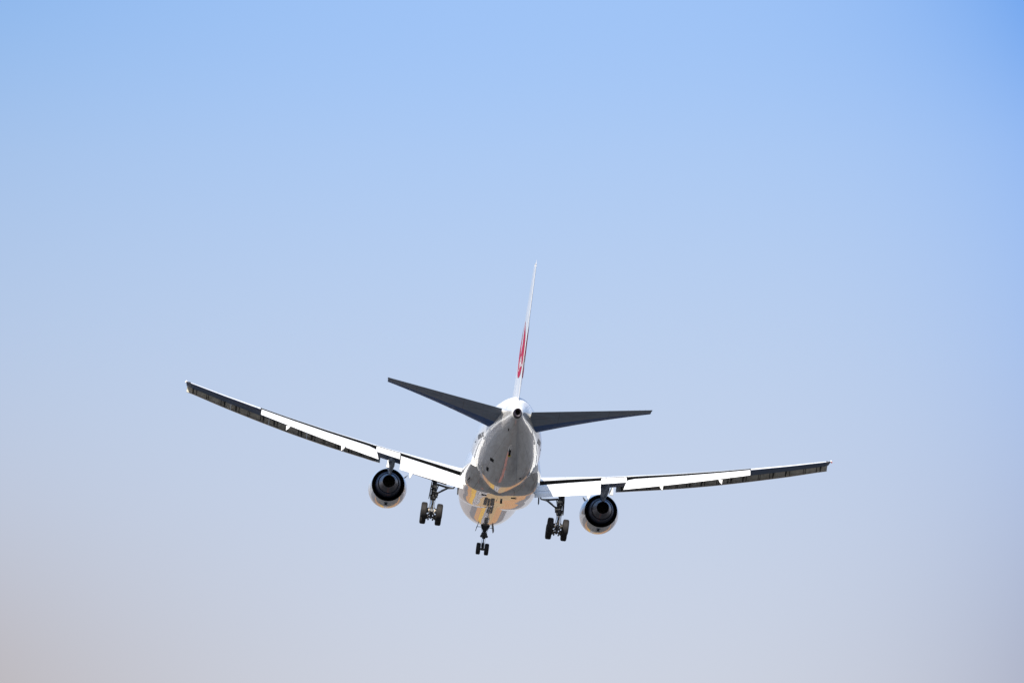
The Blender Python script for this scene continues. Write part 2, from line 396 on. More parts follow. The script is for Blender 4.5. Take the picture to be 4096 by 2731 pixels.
# cockpit windows and cabin windows (cannot be seen from right behind, but belong to the body's sides)
def side_patch(name, side, s0, s1, z0, z1, mat, off=.008):
    mb = MB(); n = 4; rows = []
    for j in range(n + 1):
        z = z0 + (z1 - z0) * j / n
        rows.append([A(side * (fus_side(s0 + (s1 - s0) * i / n, z) + off), s0 + (s1 - s0) * i / n, z) for i in range(n + 1)])
    mb.loft(rows, False, False, closed=False)
    return mb.build(name, mat, fus)
WIN = P('dark_window_glass', (0.015, 0.018, 0.022), rough=0.08, coat=1.0)
for side in (-1, 1):
    side_patch('cockpit_window', side, 2.55, 3.35, 1.02, 1.45, WIN)
    for k in range(49):
        s = 8.2 + k * .60
        mb = MB()
        mb.loft([[A(side * (fus_side(s, z) + .006), s - w, z), A(side * (fus_side(s, z) + .006), s + w, z)] for z, w in ((.62, .07), (.67, .12), (.80, .13), (.93, .12), (.98, .07))], False, False, closed=False)
        mb.build('cabin_window', WIN, fus)

# lettering on both sides of the rear fuselage
def text_mesh(body, size, name, mat, mapper, parent, bold=0.0):
    cu = bpy.data.curves.new(name, 'FONT'); cu.body = body; cu.size = size; cu.offset = bold; cu.resolution_u = 3
    cu.align_x = 'CENTER'; cu.align_y = 'CENTER'; cu.fill_mode = 'FRONT'
    to = bpy.data.objects.new('tmp', cu); C.objects.link(to)
    dg = bpy.context.evaluated_depsgraph_get(); me = bpy.data.meshes.new_from_object(to.evaluated_get(dg))
    bpy.data.objects.remove(to)
    bm = bmesh.new(); bm.from_mesh(me)
    bmesh.ops.triangulate(bm, faces=bm.faces)
    for _ in range(2):
        lg = [e for e in bm.edges if e.calc_length() > size * .22]
        if lg: bmesh.ops.subdivide_edges(bm, edges=lg, cuts=1); bmesh.ops.triangulate(bm, faces=bm.faces)
    for v in bm.verts: v.co = mapper(v.co.x, v.co.y)
    me2 = bpy.data.meshes.new(name); bm.to_mesh(me2); bm.free(); me2.materials.append(mat)
    o = bpy.data.objects.new(name, me2); C.objects.link(o); o.parent = parent
    return o
for side in (-1, 1):
    # reads nose-to-tail on the port side, tail-to-nose on the starboard side
    text_mesh('BOEING 767', .44, 'type_lettering', INK, lambda a, b, sd=side: A(sd * (fus_side(43.2 - sd * a, .36 + b) + .010), 43.2 - sd * a, .36 + b), fus, bold=.012)
    mb = MB()   # thin outlined box (door cut mark) with a dark foot just ahead of the lettering
    for (s0, s1, z0, z1) in ((40.2, 41.0, .16, .22), (40.94, 41.0, .16, .36), (40.2, 40.26, .16, .28)):
        mb.loft([[A(side * (fus_side(s, z) + .009), s, z) for s in (s0, s1)] for z in (z0, z1)], False, False, closed=False)
    mb.build('door_marking', INK, fus)

# --- wing-to-body fairing
mb = MB()
FAIR = [(15.6, 1.2, -1.9, -1.7), (16.6, 1.9, -1.7, -2.0), (18.5, 2.55, -1.45, -2.25), (21, 2.86, -1.3, -2.40), (24, 2.94, -1.2, -2.46), (26, 2.95, -1.2, -2.49), (28, 2.95, -1.2, -2.53), (30.2, 2.93, -1.25, -2.56),
        (32.6, 2.92, -1.25, -2.56), (33.5, 2.88, -1.4, -2.48), (35.0, 2.80, -1.4, -2.16), (36.4, 2.66, -1.4, -1.80), (37.8, 2.46, -1.4, -1.38)]
def fair_ring(s, n=120):
    w, ztop, zb = interp(FAIR, s); out = []
    zc = -0.95; hz = zc - zb
    for k in range(n + 1):
        t = math.pi * k / n         # 0 = right side ... pi = left side, over the keel
        cx, sz = math.cos(t), math.sin(t)
        e = 0.66
        x = w * math.copysign(abs(cx) ** e, cx); z = zc - hz * abs(sz) ** e
        wn = min(1.65, (s - 32.0) / 3.2 * 1.9)          # the keel of the body shows between the two aft lobes
        g = max(0.0, min(1.0, (wn - abs(x)) / .30)); g = g * g * (3 - 2 * g)
        if g > 0: z = max(z, z * (1 - g) + (on_belly(min(2.3, abs(x)), s) + .12) * g)
        out.append(A(x, s, z))
    # up the sides and back inside the body
    out.append(A(-w * .93, s, zc + .9)); out.append(A(w * .93, s, zc + .9))
    return out
mb.loft([fair_ring(s) for s in frange(15.6, 37.8, 90)])
fairing = mb.build('belly_fairing', WHITE, plane, angle=40)
mb = MB()
pass
for x in (0,): mb.box(A(x, 28.75, -2.545), (.022, 2.9, .04))
mb.box(A(1.15, 31.2, -2.555), (.40, .34, .03)); mb.box(A(-1.05, 31.0, -2.555), (.40, .34, .03))
mb.build('gear_bay_seal', INK, fairing)
mb = MB(); mb.box(A(-2.36, 34.9, -1.86), (.34, .55, .05), Matrix.Rotation(R(-42), 3, 'Y')); mb.build('air_vent', BLACK, fairing)
mb = MB(); blade(.35, 28.1, -2.51, .22, .5, .16, .2, mb); mb.build('red_beacon_fairing', INK, fairing)

# --- wings -------------------------------------------------------------------
ZTE = [(0, -1.62), (2.5, -1.21), (5.0, -.69), (7.48, -.21), (9.45, .07), (10.0, .16), (13.07, .60), (16.03, 1.07), (18.1, 1.43), (20.9, 1.93), (23.6, 2.46)]
def w_te(x): return 29.3 + .076 * x if x < 7.9 else 29.9 + (x - 7.9) * .415
def w_le(x): return 18.3 + .667 * x - (0.35 * max(0, 3.5 - x) ** 1.5)
def w_inc(x): return R(linterp([(0, 4.3), (2.5, 4.2), (7.9, 2.4), (15, .6), (23.8, -.9)], x))
def w_tc(x): return linterp([(0, .150), (2.5, .145), (7.9, .118), (23.8, .105)], x)
def w_pt(x, xi, up, extra=0.0):
    """surface point at span x, chord fraction xi; up=+1 upper, -1 lower, 0 camber line (+extra chords)"""
    c = w_te(x) - w_le(x); al = w_inc(x); t = w_tc(x)
    xi_ = max(0.0, min(1.0, xi))
    yt = 5 * t * (.2969 * math.sqrt(xi_) - .126 * xi_ - .3516 * xi_**2 + .2843 * xi_**3 - .1015 * xi_**4)
    cam_ = .055 * xi_ * (1 - xi_) * (.35 + .9 * xi_)
    zeta = cam_ + up * yt + extra
    s = w_te(x) - c * ((1 - xi) * math.cos(al)) + c * zeta * math.sin(al)
    z = linterp(ZTE, x) + c * ((1 - xi) * math.sin(al)) + c * zeta * math.cos(al)
    return s, z
def wing_pt(sd, x, xi, up, extra=0.0):
    s, z = w_pt(x, xi, up, extra); return A(sd * x, s, z)
XL = [.012, .03, .06, .10, .16, .24, .34, .45, .56]

def main_section(sd, x, xu, xl, gap=.004):
    """fixed wing: upper skin runs to xu, lower skin stops at xl, cove wall between"""
    up = [q for q in XL if q < xu] + frange(.62, xu, 4)
    lo = [q for q in XL if q < xl] + frange(.60, xl, 2)
    pts = [wing_pt(sd, x, q, 1) for q in reversed(up)]
    pts += [wing_pt(sd, x, q, -1) for q in [.003] + lo]
    # cove: back up to just below the upper trailing lip
    pts += [wing_pt(sd, x, xl + .015, -1, .028), wing_pt(sd, x, (xl + xu) / 2 - .02, 0, .022), wing_pt(sd, x, xu - .005, 1, -.008)]
    n_up = len(up); n_lo = len(lo) + 1
    return pts, n_up, n_lo
def make_wing(sd):
    mb = MB()
    zones = [(1.6, 7.48, .845, .70, 10), (7.48, 9.42, .80, .76, 4), (9.42, 18.10, .86, .74, 14), (18.10, 23.55, .755, .755, 9)]
    for x0, x1, xu, xl, n in zones:
        rings = []
        for x in frange(x0, x1, n):
            pts, nu, nl = main_section(sd, x, xu, xl); rings.append(pts)
        def mi(k, nu=nu, nl=nl):
            if k < 0: return 2
            if k < nu - 2: return 0
            if k < nu + 2: return 3
            if k < nu + nl - 1: return 1
            return 2
        mb.loft(rings, mi=mi)
    # closed wing tip cap
    rings = []
    for f in (0, .35, .7, .92, 1.0):
        x = 23.55 + .22 * f; k = math.sqrt(max(0, 1 - f * f)) * .98 + .02
        up = [wing_pt(sd, x, q, k) for q in reversed(XL + [.66, .76, .86, .96, .995])]
        lo = [wing_pt(sd, x, q, -k) for q in XL + [.66, .76, .86, .96, .995]]
        rings.append(up + lo)
    mb.loft(rings, mi=lambda k: 0 if k < 13 else 1)
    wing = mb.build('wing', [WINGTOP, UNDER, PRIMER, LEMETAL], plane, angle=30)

    # ailerons: outboard, and the drooped inboard one between the flaps
    def surface(name, x0, x1, n, xi0, drop, mats, lower=1, thick=1.0, slant=0.0, dz=0.0, lead=.02):
        mb = MB(); rings = []
        for x in frange(x0, x1, n):
            c = w_te(x) - w_le(x)
            hs, hz = w_pt(x, xi0, 0)
            sec = []
            q = frange(xi0 + lead, 1.0, 5)
            for up, qs in ((1, reversed(q)), (-1, q)):
                for v in qs:
                    s, z = w_pt(x, v, up * thick if v < .999 else up * .35)
                    ds, dzz = s - hs, z - hz
                    d = R(drop)
                    sec.append(A(sd * x, hs + ds * math.cos(d) + dzz * math.sin(d), hz + dzz * math.cos(d) - ds * math.sin(d) + dz))
            rings.append(sec)
        mb.loft(rings, mi=lambda k: 0 if k < 5 else lower)
        return mb.build(name, mats, wing, angle=30)
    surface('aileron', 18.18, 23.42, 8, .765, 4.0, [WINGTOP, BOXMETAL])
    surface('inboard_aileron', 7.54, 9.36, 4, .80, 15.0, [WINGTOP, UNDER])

    # slotted flaps hanging behind the wing
    def flap(name, stations, mats, parent=wing, slant=0.0):
        """stations: (x, s_le, z_le, chord, angle, thickness)"""
        mb = MB(); rings = []
        for (x, s0, z0, c, d, t) in stations:
            d = R(d); sec = []
            q = [0.0, .015, .05, .12, .22, .38, .56, .76, 1.0]
            def pt(v, up):
                yt = 5 * t * (.2969 * math.sqrt(v) - .126 * v - .3516 * v * v + .2843 * v**3 - .100 * v**4)
                zc = .05 * 4 * v * (1 - v)
                a, b = c * v, c * (zc + up * yt)
                return A(sd * (x + (slant * (1 - v) if x == stations[0][0] else 0)), s0 + a * math.cos(d) + b * math.sin(d), z0 - a * math.sin(d) + b * math.cos(d))
            sec = [pt(v, 1) for v in reversed(q)] + [pt(v, -1) for v in q[1:]]
            rings.append(sec)
        mb.loft(rings, mi=lambda k: 0 if k < 8 else 1)
        return mb.build(name, mats, parent, angle=40)
    def zt(x): return linterp(ZTE, x)
    inb = []; inb2 = []
    for x in frange(2.66, 7.47, 8):
        f = (x - 2.66) / (7.47 - 2.66)
        s1, z1 = 31.25 + .05 * f, -2.26 + .86 * f + (x - 2.66) * 0        # trailing edge of the aft panel
        z1 = -2.275 + (1.435 * 0 + .845) * f
        # leading edge under the spoiler lip
        s0, z0 = w_te(x) - .32, zt(x) - .095
        # knuckle between the two panels
        sk_, zk = s0 + (s1 - s0) * .60, z0 + (z1 - z0) * .50
        L1 = math.hypot(sk_ - s0, zk - z0); a1 = math.degrees(math.atan2(z0 - zk, sk_ - s0))
        L2 = math.hypot(s1 - sk_, z1 - zk); a2 = math.degrees(math.atan2(zk - z1, s1 - sk_))
        inb.append((x, s0, z0, L1, a1, .17)); inb2.append((x, sk_ + .02, zk - .035, L2, a2, .12))
    fl = flap('flap', inb, [WINGTOP, UNDER])
    flap('flap_aft_panel', inb2, [WINGTOP, UNDER])
    out = []
    for x in [9.12, 9.9] + frange(10.8, 18.08, 10):
        f = (x - 9.30) / (18.08 - 9.30)
        s0, z0 = w_te(x) - .30 + .12 * f, zt(x) - .115 + .045 * f
        s1, z1 = w_te(x) + 1.22 - .42 * f, None
        z1 = -.915 + (.90 + .915) * f + .045 * math.sin(math.pi * f) * -1
        L1 = math.hypot(s1 - s0, z1 - z0); a1 = math.degrees(math.atan2(z0 - z1, s1 - s0))
        out.append((x, s0, z0, L1, a1, .14))
    flap('flap', out, [WINGTOP, UNDER], slant=.36)

    # leading-edge slats, drooped and slid forward, with their tracks
    def slat(x0, x1):
        mb = MB(); rings = []
        def place(x, a, b):
            c = min(w_te(x) - w_le(x), 6.0 + .25 * max(0, w_te(x) - w_le(x) - 6.0)) * (1 + .66 * max(0, x - 9) / 14.7)
            al = w_inc(x); rs, rz = w_pt(x, .03, 0)
            # slat-local chord coords (a aft, b up) about the nose; rotate nose-down
            d = R(27) ; aa, bb = a * math.cos(d) + b * math.sin(d), b * math.cos(d) - 0 * a
            a2 = a * math.cos(d) - b * math.sin(d); b2 = a * math.sin(d) + b * math.cos(d)
            fwd, down = .085, .088 + .012 * max(0, x - 9) / 14.7
            s = rs + c * (a2 - fwd); z = rz + c * (b2 - down) - c * math.sin(al) * 0
            return A(sd * x, s, z)
        outer = [(.150, .072), (.11, .067), (.07, .057), (.035, .041), (.010, .020), (.0, .0), (.006, -.016), (.022, -.028), (.040, -.034)]
        inner = [(.044, -.030), (.036, -.016), (.034, .002), (.044, .022), (.066, .040), (.100, .056), (.150, .068)]
        for x in frange(x0, x1, 5):
            rings.append([place(x, *p) for p in outer + inner])
        no = len(outer)
        mb.loft(rings, mi=lambda k: 2 if k < 4 else (0 if k < no - 1 else 1))
        o = mb.build('slat', [LEMETAL, SLATIN, WINGTOP], wing, angle=35)
        for f, w in ((.14, .07), (.22, .045), (.51, .035), (.55, .035), (.78, .045), (.86, .07)):
            mb = MB()
            x = x0 + (x1 - x0) * f
            n_ = wing_pt(sd, x, .05, -1, .02)
            wv = Vector((w / 2, 0, 0)); tk = .030 if w > .06 else .018
            # rib standing on the slat's hollow back
            ring = []
            for p in (place(x, .040, -.026), place(x, .037, .0), place(x, .050, .024), place(x, .10, .052)):
                q = p + Vector((0, -tk, -tk * .3))
                ring.append([p - wv, p + wv, q + wv, q - wv])
            mb.loft(ring)
            if w > .06: mb.tube(place(x, .045, .01), n_, .05, .06, n=6)     # track back into the wing
            mb.build('slat_track', PRIMER, wing)
    for x0, x1 in ((3.7, 7.15), (8.95, 11.775), (11.785, 14.615), (14.625, 17.515), (17.525, 20.415), (20.425, 23.72)): slat(x0, x1)

    # flap track fairings: thin keels under the wing whose blunt ends stand below the flap edge
    def canoe(x, st0, s_e, z_top, zb, w, lean):
        mb = MB(); rings = []
        s0 = st0
        for f in (0, .1, .25, .5, .8, 1.0):
            s = s0 + (s_e - s0) * f
            ww = w * (.1 + .9 * min(1, f / .5) ** .7)
            zl = w_pt(x, min(.74, (s - w_le(x)) / (w_te(x) - w_le(x))), -1)[1]
            if f <= .5: top = zl + .02; keel = zl - (.03 + .36 * (f / .5) ** .7)
            else:
                g = (f - .5) / .5
                zl5 = w_pt(x, .74, -1)[1]
                top = (zl5 - .02) * (1 - g) + z_top * g; keel = (zl5 - .38) * (1 - g) + zb * g
            rings.append([A(sd * (x - ww / 2), s, top), A(sd * (x + ww / 2), s, top), A(sd * (x + ww / 2 * .9), s, top * .6 + keel * .4), A(sd * (x + lean), s, keel), A(sd * (x - ww * .22), s, top * .5 + keel * .5)])
        c = sum(rings[-1], Vector()) / 5
        rings.append([c + (p - c) * .86 + Vector((0, -.05, 0)) for p in rings[-1]])
        mb.loft(rings)
        return mb.build('flap_fairing', WINGTOP, wing, angle=25)
    def fl_te(x):
        f = (x - 9.30) / (18.08 - 9.30); return w_te(x) + 1.22 - .42 * f
    canoe(6.60, 26.6, 31.30, -1.50, -2.08, .34, .05)
    canoe(11.80, 28.6, fl_te(11.8) + .02, -.36, -.80, .34, .14)
    canoe(16.00, 31.0, fl_te(16.0) + .02, .38, .03, .32, .14)
    # slim aft fairing beside the engine pylon, showing below the inboard aileron
    mb = MB()
    mb.loft([[A(sd * (8.36 - w), s, zb), A(sd * (8.36 + w), s, zb), A(sd * (8.40 + w * .2), s, zt_), A(sd * (8.40 - w * .2), s, zt_)] for s, w, zt_, zb in ((27.2, .02, -.60, -.66), (28.2, .09, -.58, -.95), (29.4, .12, -.62, -1.22), (30.3, .12, -.80, -1.33), (30.36, .10, -.86, -1.30))])
    mb.build('pylon_fairing', WINGTOP, wing)
    mb = MB()      # small dark inboard flap support
    mb.loft([[A(sd * 2.96, s, z), A(sd * 3.06, s, z), A(sd * 3.01, s - .3, z - .1)] for s, z in ((30.3, -2.0), (30.9, -2.35), (31.4, -2.72))])
    mb.build('flap_support', [PRIMER], wing)

    # wing tip lamp and static wicks
    mb = MB()
    mb.revolve([(-.16, .005), (-.14, .05), (-.05, .075), (.06, .075), (.13, .04), (.15, .004)], A(sd * 23.74, 36.33, linterp(ZTE, 23.6) + .02), 'Y', 14)
    mb.build('navigation_light', GLASS if sd > 0 else GLASS, wing)
    mb = MB()
    s_, z_ = w_pt(23.7, .55, 0)
    mb.revolve([(-.12, .004), (-.08, .05), (.06, .05), (.12, .005)], A(sd * 23.80, s_ + .9, z_ - .06), 'Y', 12)
    mb.build('position_light', REDLENS if sd > 0 else GLASS, wing)
    return wing
wings = {sd: make_wing(sd) for sd in (-1, 1)}

# --- tail surfaces ------------------------------------------------------------
def naca(v, t): return 5 * t * (.2969 * math.sqrt(max(v, 0)) - .126 * v - .3516 * v * v + .2843 * v**3 - .1015 * v**4)
def make_stab(sd):
    X0, X1 = .55, 9.31
    def geo(x):
        f = (x - .9) / (9.31 - .9)
        te_s = 51.05 + (54.3 - 51.05) * f; ch = 6.1 + (1.95 - 6.1) * f
        zt_ = 1.57 + (2.36 - 1.57) * f; tilt = R(8.3 + (1.0 - 8.3) * f); t = .105 - .015 * f
        return te_s, ch, zt_, tilt, t
    def pt(x, xi, up, drop=0.0):
        te_s, ch, zt_, tilt, t = geo(x)
        z = zt_ - ch * (1 - xi) * math.sin(tilt) + up * ch * naca(xi, t)
        return A(sd * x, te_s - ch * (1 - xi) * math.cos(tilt), z)
    mb = MB(); rings = []
    q0 = [0, .01, .03, .07, .13, .22, .32, .46, .60, .725]
    for x in frange(X0, X1 - .03, 14):
        rings.append([pt(x, v, 1) for v in reversed(q0)] + [pt(x, v, -1) for v in q0[1:]])
    def mi(k):
        if k < 0: return 1
        if 7 <= k <= 10: return 3
        if k < 9: return 0
        if k in (11, 12, 13, 14, 15): return 2
        return 1
    mb.loft(rings, mi=mi)
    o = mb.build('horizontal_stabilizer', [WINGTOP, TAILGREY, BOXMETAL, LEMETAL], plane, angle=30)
    mb = MB(); rings = []
    q1 = [.735, .80, .88, .95, 1.0]
    for x in frange(1.05, X1, 12):
        sec = []
        for up, qq in ((1, list(reversed(q1))), (-1, q1)):
            for v in qq:
                p = pt(x, v, up if v < .99 else up * .5); h = pt(x, .735, 0)
                sec.append(h + Matrix.Rotation(R(1.5), 3, 'X') @ (p - h))
        rings.append(sec)
    mb.loft(rings, mi=lambda k: 0 if k < 4 else 1)
    mb.build('elevator', [WINGTOP, TAILGREY], o, angle=30)
    mb = MB()
    for k in range(5):
        p = pt(9.2 - k * .38, 1.0, 0); mb.tube(p, p + Vector((0, -.22, .01)), .006, .003, n=5)
    mb.build('static_wick', INK, o)
for sd in (-1, 1): make_stab(sd)

FT = .125
def fin_le(z): return 43.6 + (z - 2.95) * 1.02 - (1.15 * max(0.0, (4.3 - z)) ** 1.5)
def fin_te(z): return 51.25 + (z - 2.15) * .382
def fin_hw(s, z):
    le, te = fin_le(z), fin_te(z); c = te - fin_le(max(z, 4.3)) if z < 4.3 else te - le
    v = (s - le) / (te - le)
    if v <= 0 or v >= 1: return 0.0
    h = .034 * math.sqrt(max(0.0, 1 - (1 - v / .26) ** 2)) if v < .26 else (.034 - .0085 * (v - .26) / .435 if v < .695 else .0255 * (1 - v) / .305)
    return min(c, 8.2) * h
mb = MB(); rings = []
qf = [0, .008, .03, .07, .14, .24, .36, .50, .685]
zs = [1.9, 2.4, 2.8, 3.2, 3.7, 4.3, 5.2, 6.2, 7.2, 8.2, 9.2, 10.2, 11.2, 11.50]
for z in zs:
    le, te = fin_le(z), fin_te(z)
    sec = [A(fin_hw(le + (te - le) * v, z), le + (te - le) * v, z) for v in reversed(qf)] + [A(-fin_hw(le + (te - le) * v, z), le + (te - le) * v, z) for v in qf[1:]]
    rings.append(sec)
z = 11.64; le, te = fin_le(11.5) + .35, fin_te(z)
rings.append([A(.35 * fin_hw(le + (te - le) * v, 11.5), le + (te - le) * v, z) for v in reversed(qf)] + [A(-.35 * fin_hw(le + (te - le) * v, 11.5), le + (te - le) * v, z) for v in qf[1:]])
mb.loft(rings)
fin = mb.build('vertical_stabilizer', FIN_WHITE, plane, angle=40)
mb = MB(); rings = []
qr = [.695, .76, .84, .92, 1.0]
for k, z in enumerate([2.42, 3.2, 4.3, 5.5, 6.7, 7.9, 9.1, 10.3, 11.4]):
    sec = []
    for up, qq in ((1, list(reversed(qr))), (-1, qr)):
        for v in qq:
            zz = z - (.27 * (v - .695) / .305 if k == 0 else 0)
            le, te = fin_le(zz), fin_te(zz)
            s = le + (te - le) * v; w = fin_hw(s, zz) if v < .995 else .012
            sec.append(A(up * w, s, zz))
    rings.append(sec)
mb.loft(rings)
rud = mb.build('rudder', FIN_WHITE, fin, angle=30)
mb = MB(); mb.loft([[A(-.26, 49.6, 2.42 - d), A(0, 51.36, 2.15 - d), A(.26, 49.6, 2.42 - d)] for d in (0, .11)])
mb.build('rudder_gap', BLACK, fin)
mb = MB(); mb.tube(A(0, 54.55, 11.45), A(0, 54.9, 11.50), .035, .02); mb.tube(A(0, 54.75, 11.50), A(0, 54.85, 11.78), .012, .005)
mb.build('tail_light', GLASS, fin)

# tail emblem on both faces: red round crest with an opening between two raised wings, lettered JAL
EC, EZ, ER = 50.35, 5.98, 2.02
def make_emblem(sd):
    mb = MB(); n = 120; base = -.75
    def put(a, b):
        s, z = EC + a, EZ + b
        return A(sd * (fin_hw(s, z) + .012), s, z)
    ecx, ecz, erx, erz = -.05, 1.02, .80, 1.45
    rows_a, rows_b = [], []
    for k in range(n + 1):
        t = 2 * math.pi * k / n; dx, dz = math.sin(t), math.cos(t)
        # distance from (0, base) to the disc edge
        bq = base * dz; cq = base * base - ER * ER; ro = -bq + math.sqrt(bq * bq - cq)
        # ellipse crossings
        ox, oz = -ecx, base - ecz
        a_ = (dx / erx) ** 2 + (dz / erz) ** 2; b_ = 2 * (ox * dx / erx**2 + oz * dz / erz**2); c_ = (ox / erx) ** 2 + (oz / erz) ** 2 - 1
        disc = b_ * b_ - 4 * a_ * c_
        r1, r2 = ro, ro
        if disc > 0:
            e1, e2 = (-b_ - math.sqrt(disc)) / (2 * a_), (-b_ + math.sqrt(disc)) / (2 * a_)
            if e1 > 0: r1 = min(ro, e1); r2 = min(ro, max(e2, r1))
        rows_a.append([put(dx * r1 * j / 10, base + dz * r1 * j / 10) for j in range(11)])
        rows_b.append([put(dx * (r2 + (ro - r2) * j / 4), base + dz * (r2 + (ro - r2) * j / 4)) for j in range(5)])
    mb.loft(rows_a, False, False, closed=False)
    mb2rows = rows_b
    for a, b in zip(mb2rows, mb2rows[1:]):
        if (a[0] - a[-1]).length > .02 or (b[0] - b[-1]).length > .02:
            if (a[0] - rows_a[rows_b.index(a)][-1]).length > .01 or (b[0] - rows_a[rows_b.index(b)][-1]).length > .01:
                mb.loft([a, b], False, False, closed=False)
    bmesh.ops.dissolve_degenerate(mb.bm, dist=1e-5, edges=mb.bm.edges)
    e = mb.build('tail_emblem', RED, fin, angle=180)
    text_mesh('JAL', 1.05, 'emblem_lettering', LETTER, lambda a, b, s_=sd: A(s_ * (fin_hw(EC + .58 - s_ * a, EZ - 1.0 + b) + .022), EC + .58 - s_ * a, EZ - 1.0 + b), fin, bold=.03)
for sd in (-1, 1): make_emblem(sd)

# --- engines --------------------------------------------------------------------
def make_engine(sd):
    ex, ez = sd * 8.10, -1.75
    O = A(ex, 0, ez)
    mb = MB()
    prof = [(17.9, 1.20), (17.82, 1.26), (17.9, 1.32), (18.3, 1.40), (18.9, 1.455), (19.7, 1.475), (20.5, 1.455), (21.3, 1.385), (22.0, 1.295), (22.35, 1.245), (22.35, 1.225), (21.5, 1.235), (20.0, 1.22), (18.6, 1.17), (17.98, 1.17)]
    def q(p): return [(-(s) , r) for s, r in p]
    mb.revolve(q(prof), O, 'Y', 72, mi=lambda i: 1 if i < 2 else (0 if i < 9 else 2), closed_profile=True)
    e = mb.build('engine', [NACELLE, LEMETAL, DUCT], plane, angle=35)
    mb = MB(); mb.revolve(q([(18.9, .02), (18.9, 1.17)]), O, 'Y', 48, mi=0)
    mb.revolve(q([(18.2, .01), (18.45, .16), (18.9, .30)]), O, 'Y', 32, mi=1)
    mb.build('fan', [GEARDARK, CORE], e)
    mb = MB()
    mb.revolve(q([(20.6, .98), (21.6, 1.03), (22.3, 1.00), (22.9, .91), (23.45, .80), (23.45, .765), (23.2, .76)]), O, 'Y', 64)
    mb.revolve(q([(20.6, .98), (20.6, 1.23)]), O, 'Y', 64, mi=1)
    mb.build('core_cowl', [CORE, DUCT], e, angle=30)
    mb = MB()
    mb.revolve(q([(23.15, .765), (23.7, .72), (24.3, .60), (24.85, .478), (24.85, .455), (24.3, .50), (23.6, .52)]), O, 'Y', 64, mi=lambda i: 0 if i < 4 else 1)
    mb.revolve(q([(23.65, .52), (23.65, .01)]), O, 'Y', 48, mi=1)
    mb.build('exhaust_nozzle', [NOZZLE, BLACK], e, angle=30)
    # inner strake
    mb = MB(); a = R(52)
    ux, uz = -sd * math.sin(a), math.cos(a)
    pts = [(18.9, 1.44, 0), (20.6, 1.43, 0), (20.75, 1.78, 0), (20.2, 1.75, 0)]
    for off in (-.012, .012): pass
    nx, nz = uz * .014, -ux * .014
    mb.loft([[A(ex + ux * r + k * nx, s, ez + uz * r + k * nz) for s, r, _ in pts] for k in (-1, 1)])
    mb.build('nacelle_strake', TAILGREY, e)
    # drain and latch panel under the cowl
    mb = MB()
    for (w, s0, s1, off, m) in ((.30, 20.9, 22.1, .010, 0), (.16, 21.15, 21.7, .020, 1), (.05, 21.7, 22.0, .020, 1)):
        rings = []
        for s in (s0, s1):
            r = linterp([(20.5, 1.455), (21.3, 1.385), (22.0, 1.295), (22.35, 1.245)], s)
            rings.append([A(ex + sd * 0 + math.sin(t) * (r + o_), s, ez - math.cos(t) * (r + o_)) for o_, t in ((-.01, -w / 2.6), (off, -w / 2.6), (off, 0), (off, w / 2.6), (-.01, w / 2.6))])
        mb.loft(rings, mi=m)
    mb.build('drain_panel', [TAILGREY, BLACK], e)
    # pylon with its aft fairing reaching past the wing
    mb = MB(); rings = []
    for s, zt_, zb, w in ((18.9, -.30, -.42, .10), (19.8, -.18, -.42, .34), (21.5, .02, -.50, .48), (23.0, .10, -.95, .54), (24.5, .0, -1.05, .56), (26.0, -.25, -1.12, .52), (27.4, -.30, -1.00, .40), (28.6, -.32, -.78, .22), (29.5, -.34, -.52, .05)):
        rings.append([A(ex - w/2, s, zt_), A(ex + w/2, s, zt_), A(ex + w/2, s, (zt_ + zb) / 2), A(ex + w * .22, s, zb + .03), A(ex, s, zb), A(ex - w * .22, s, zb + .03), A(ex - w/2, s, (zt_ + zb) / 2)])
    mb.loft(rings)
    # inner bifurcation down to the core
    mb.loft([[A(ex - w/2, s, zt_), A(ex + w/2, s, zt_), A(ex + w * .25, s, zb), A(ex - w * .25, s, zb)] for s, zt_, zb, w in ((21.0, -.60, -.85, .34), (22.6, -.62, -.95, .36), (24.2, -.75, -1.15, .34), (25.4, -.85, -1.34, .22), (26.2, -1.0, -1.22, .08))])
    mb.build('engine_pylon', TAILGREY, plane, angle=30)
for sd in (-1, 1): make_engine(sd)

# --- landing gear ------------------------------------------------------------
def wheel_mesh(r, w, name):
    mb = MB(); h = w / 2
    prof = [(-h * .55, r * .52), (-h * .86, r * .62), (-h * .98, r * .76), (-h * .90, r * .90), (-h * .68, r * .975)]
    for g in (-.42, -.14, .14, .42):
        prof += [(h * (g - .035), r * .998), (h * (g - .03), r * .975), (h * (g + .03), r * .975), (h * (g + .035), r * .998)]
    prof += [(h * .68, r * .975), (h * .90, r * .90), (h * .98, r * .76), (h * .86, r * .62), (h * .55, r * .52)]
    mb.revolve(prof, (0, 0, 0), 'X', 48, mi=0)
    mb.revolve([(-h * .55, r * .52), (-h * .50, r * .46), (-h * .30, r * .40), (-h * .25, r * .2), (-h * .45, r * .18), (-h * .45, .01)], (0, 0, 0), 'X', 32, mi=1)
    mb.revolve([(h * .55, r * .52), (h * .50, r * .46), (h * .30, r * .40), (h * .25, r * .2), (h * .45, r * .18), (h * .45, .01)], (0, 0, 0), 'X', 32, mi=1)
    o = mb.build(name, [TYRE, HUB], None, angle=25)
    return o
wheel0 = wheel_mesh(.585, .46, 'wheel'); nwheel0 = wheel_mesh(.47, .35, 'wheel')
first = {id(wheel0): True, id(nwheel0): True}
def put_wheel(src, p, parent):
    if first[id(src)]: o = src; first[id(src)] = False
    else: o = src.copy(); C.objects.link(o)
    o.parent = parent; o.location = p; o.rotation_euler = (random.random() * 6, 0, 0)
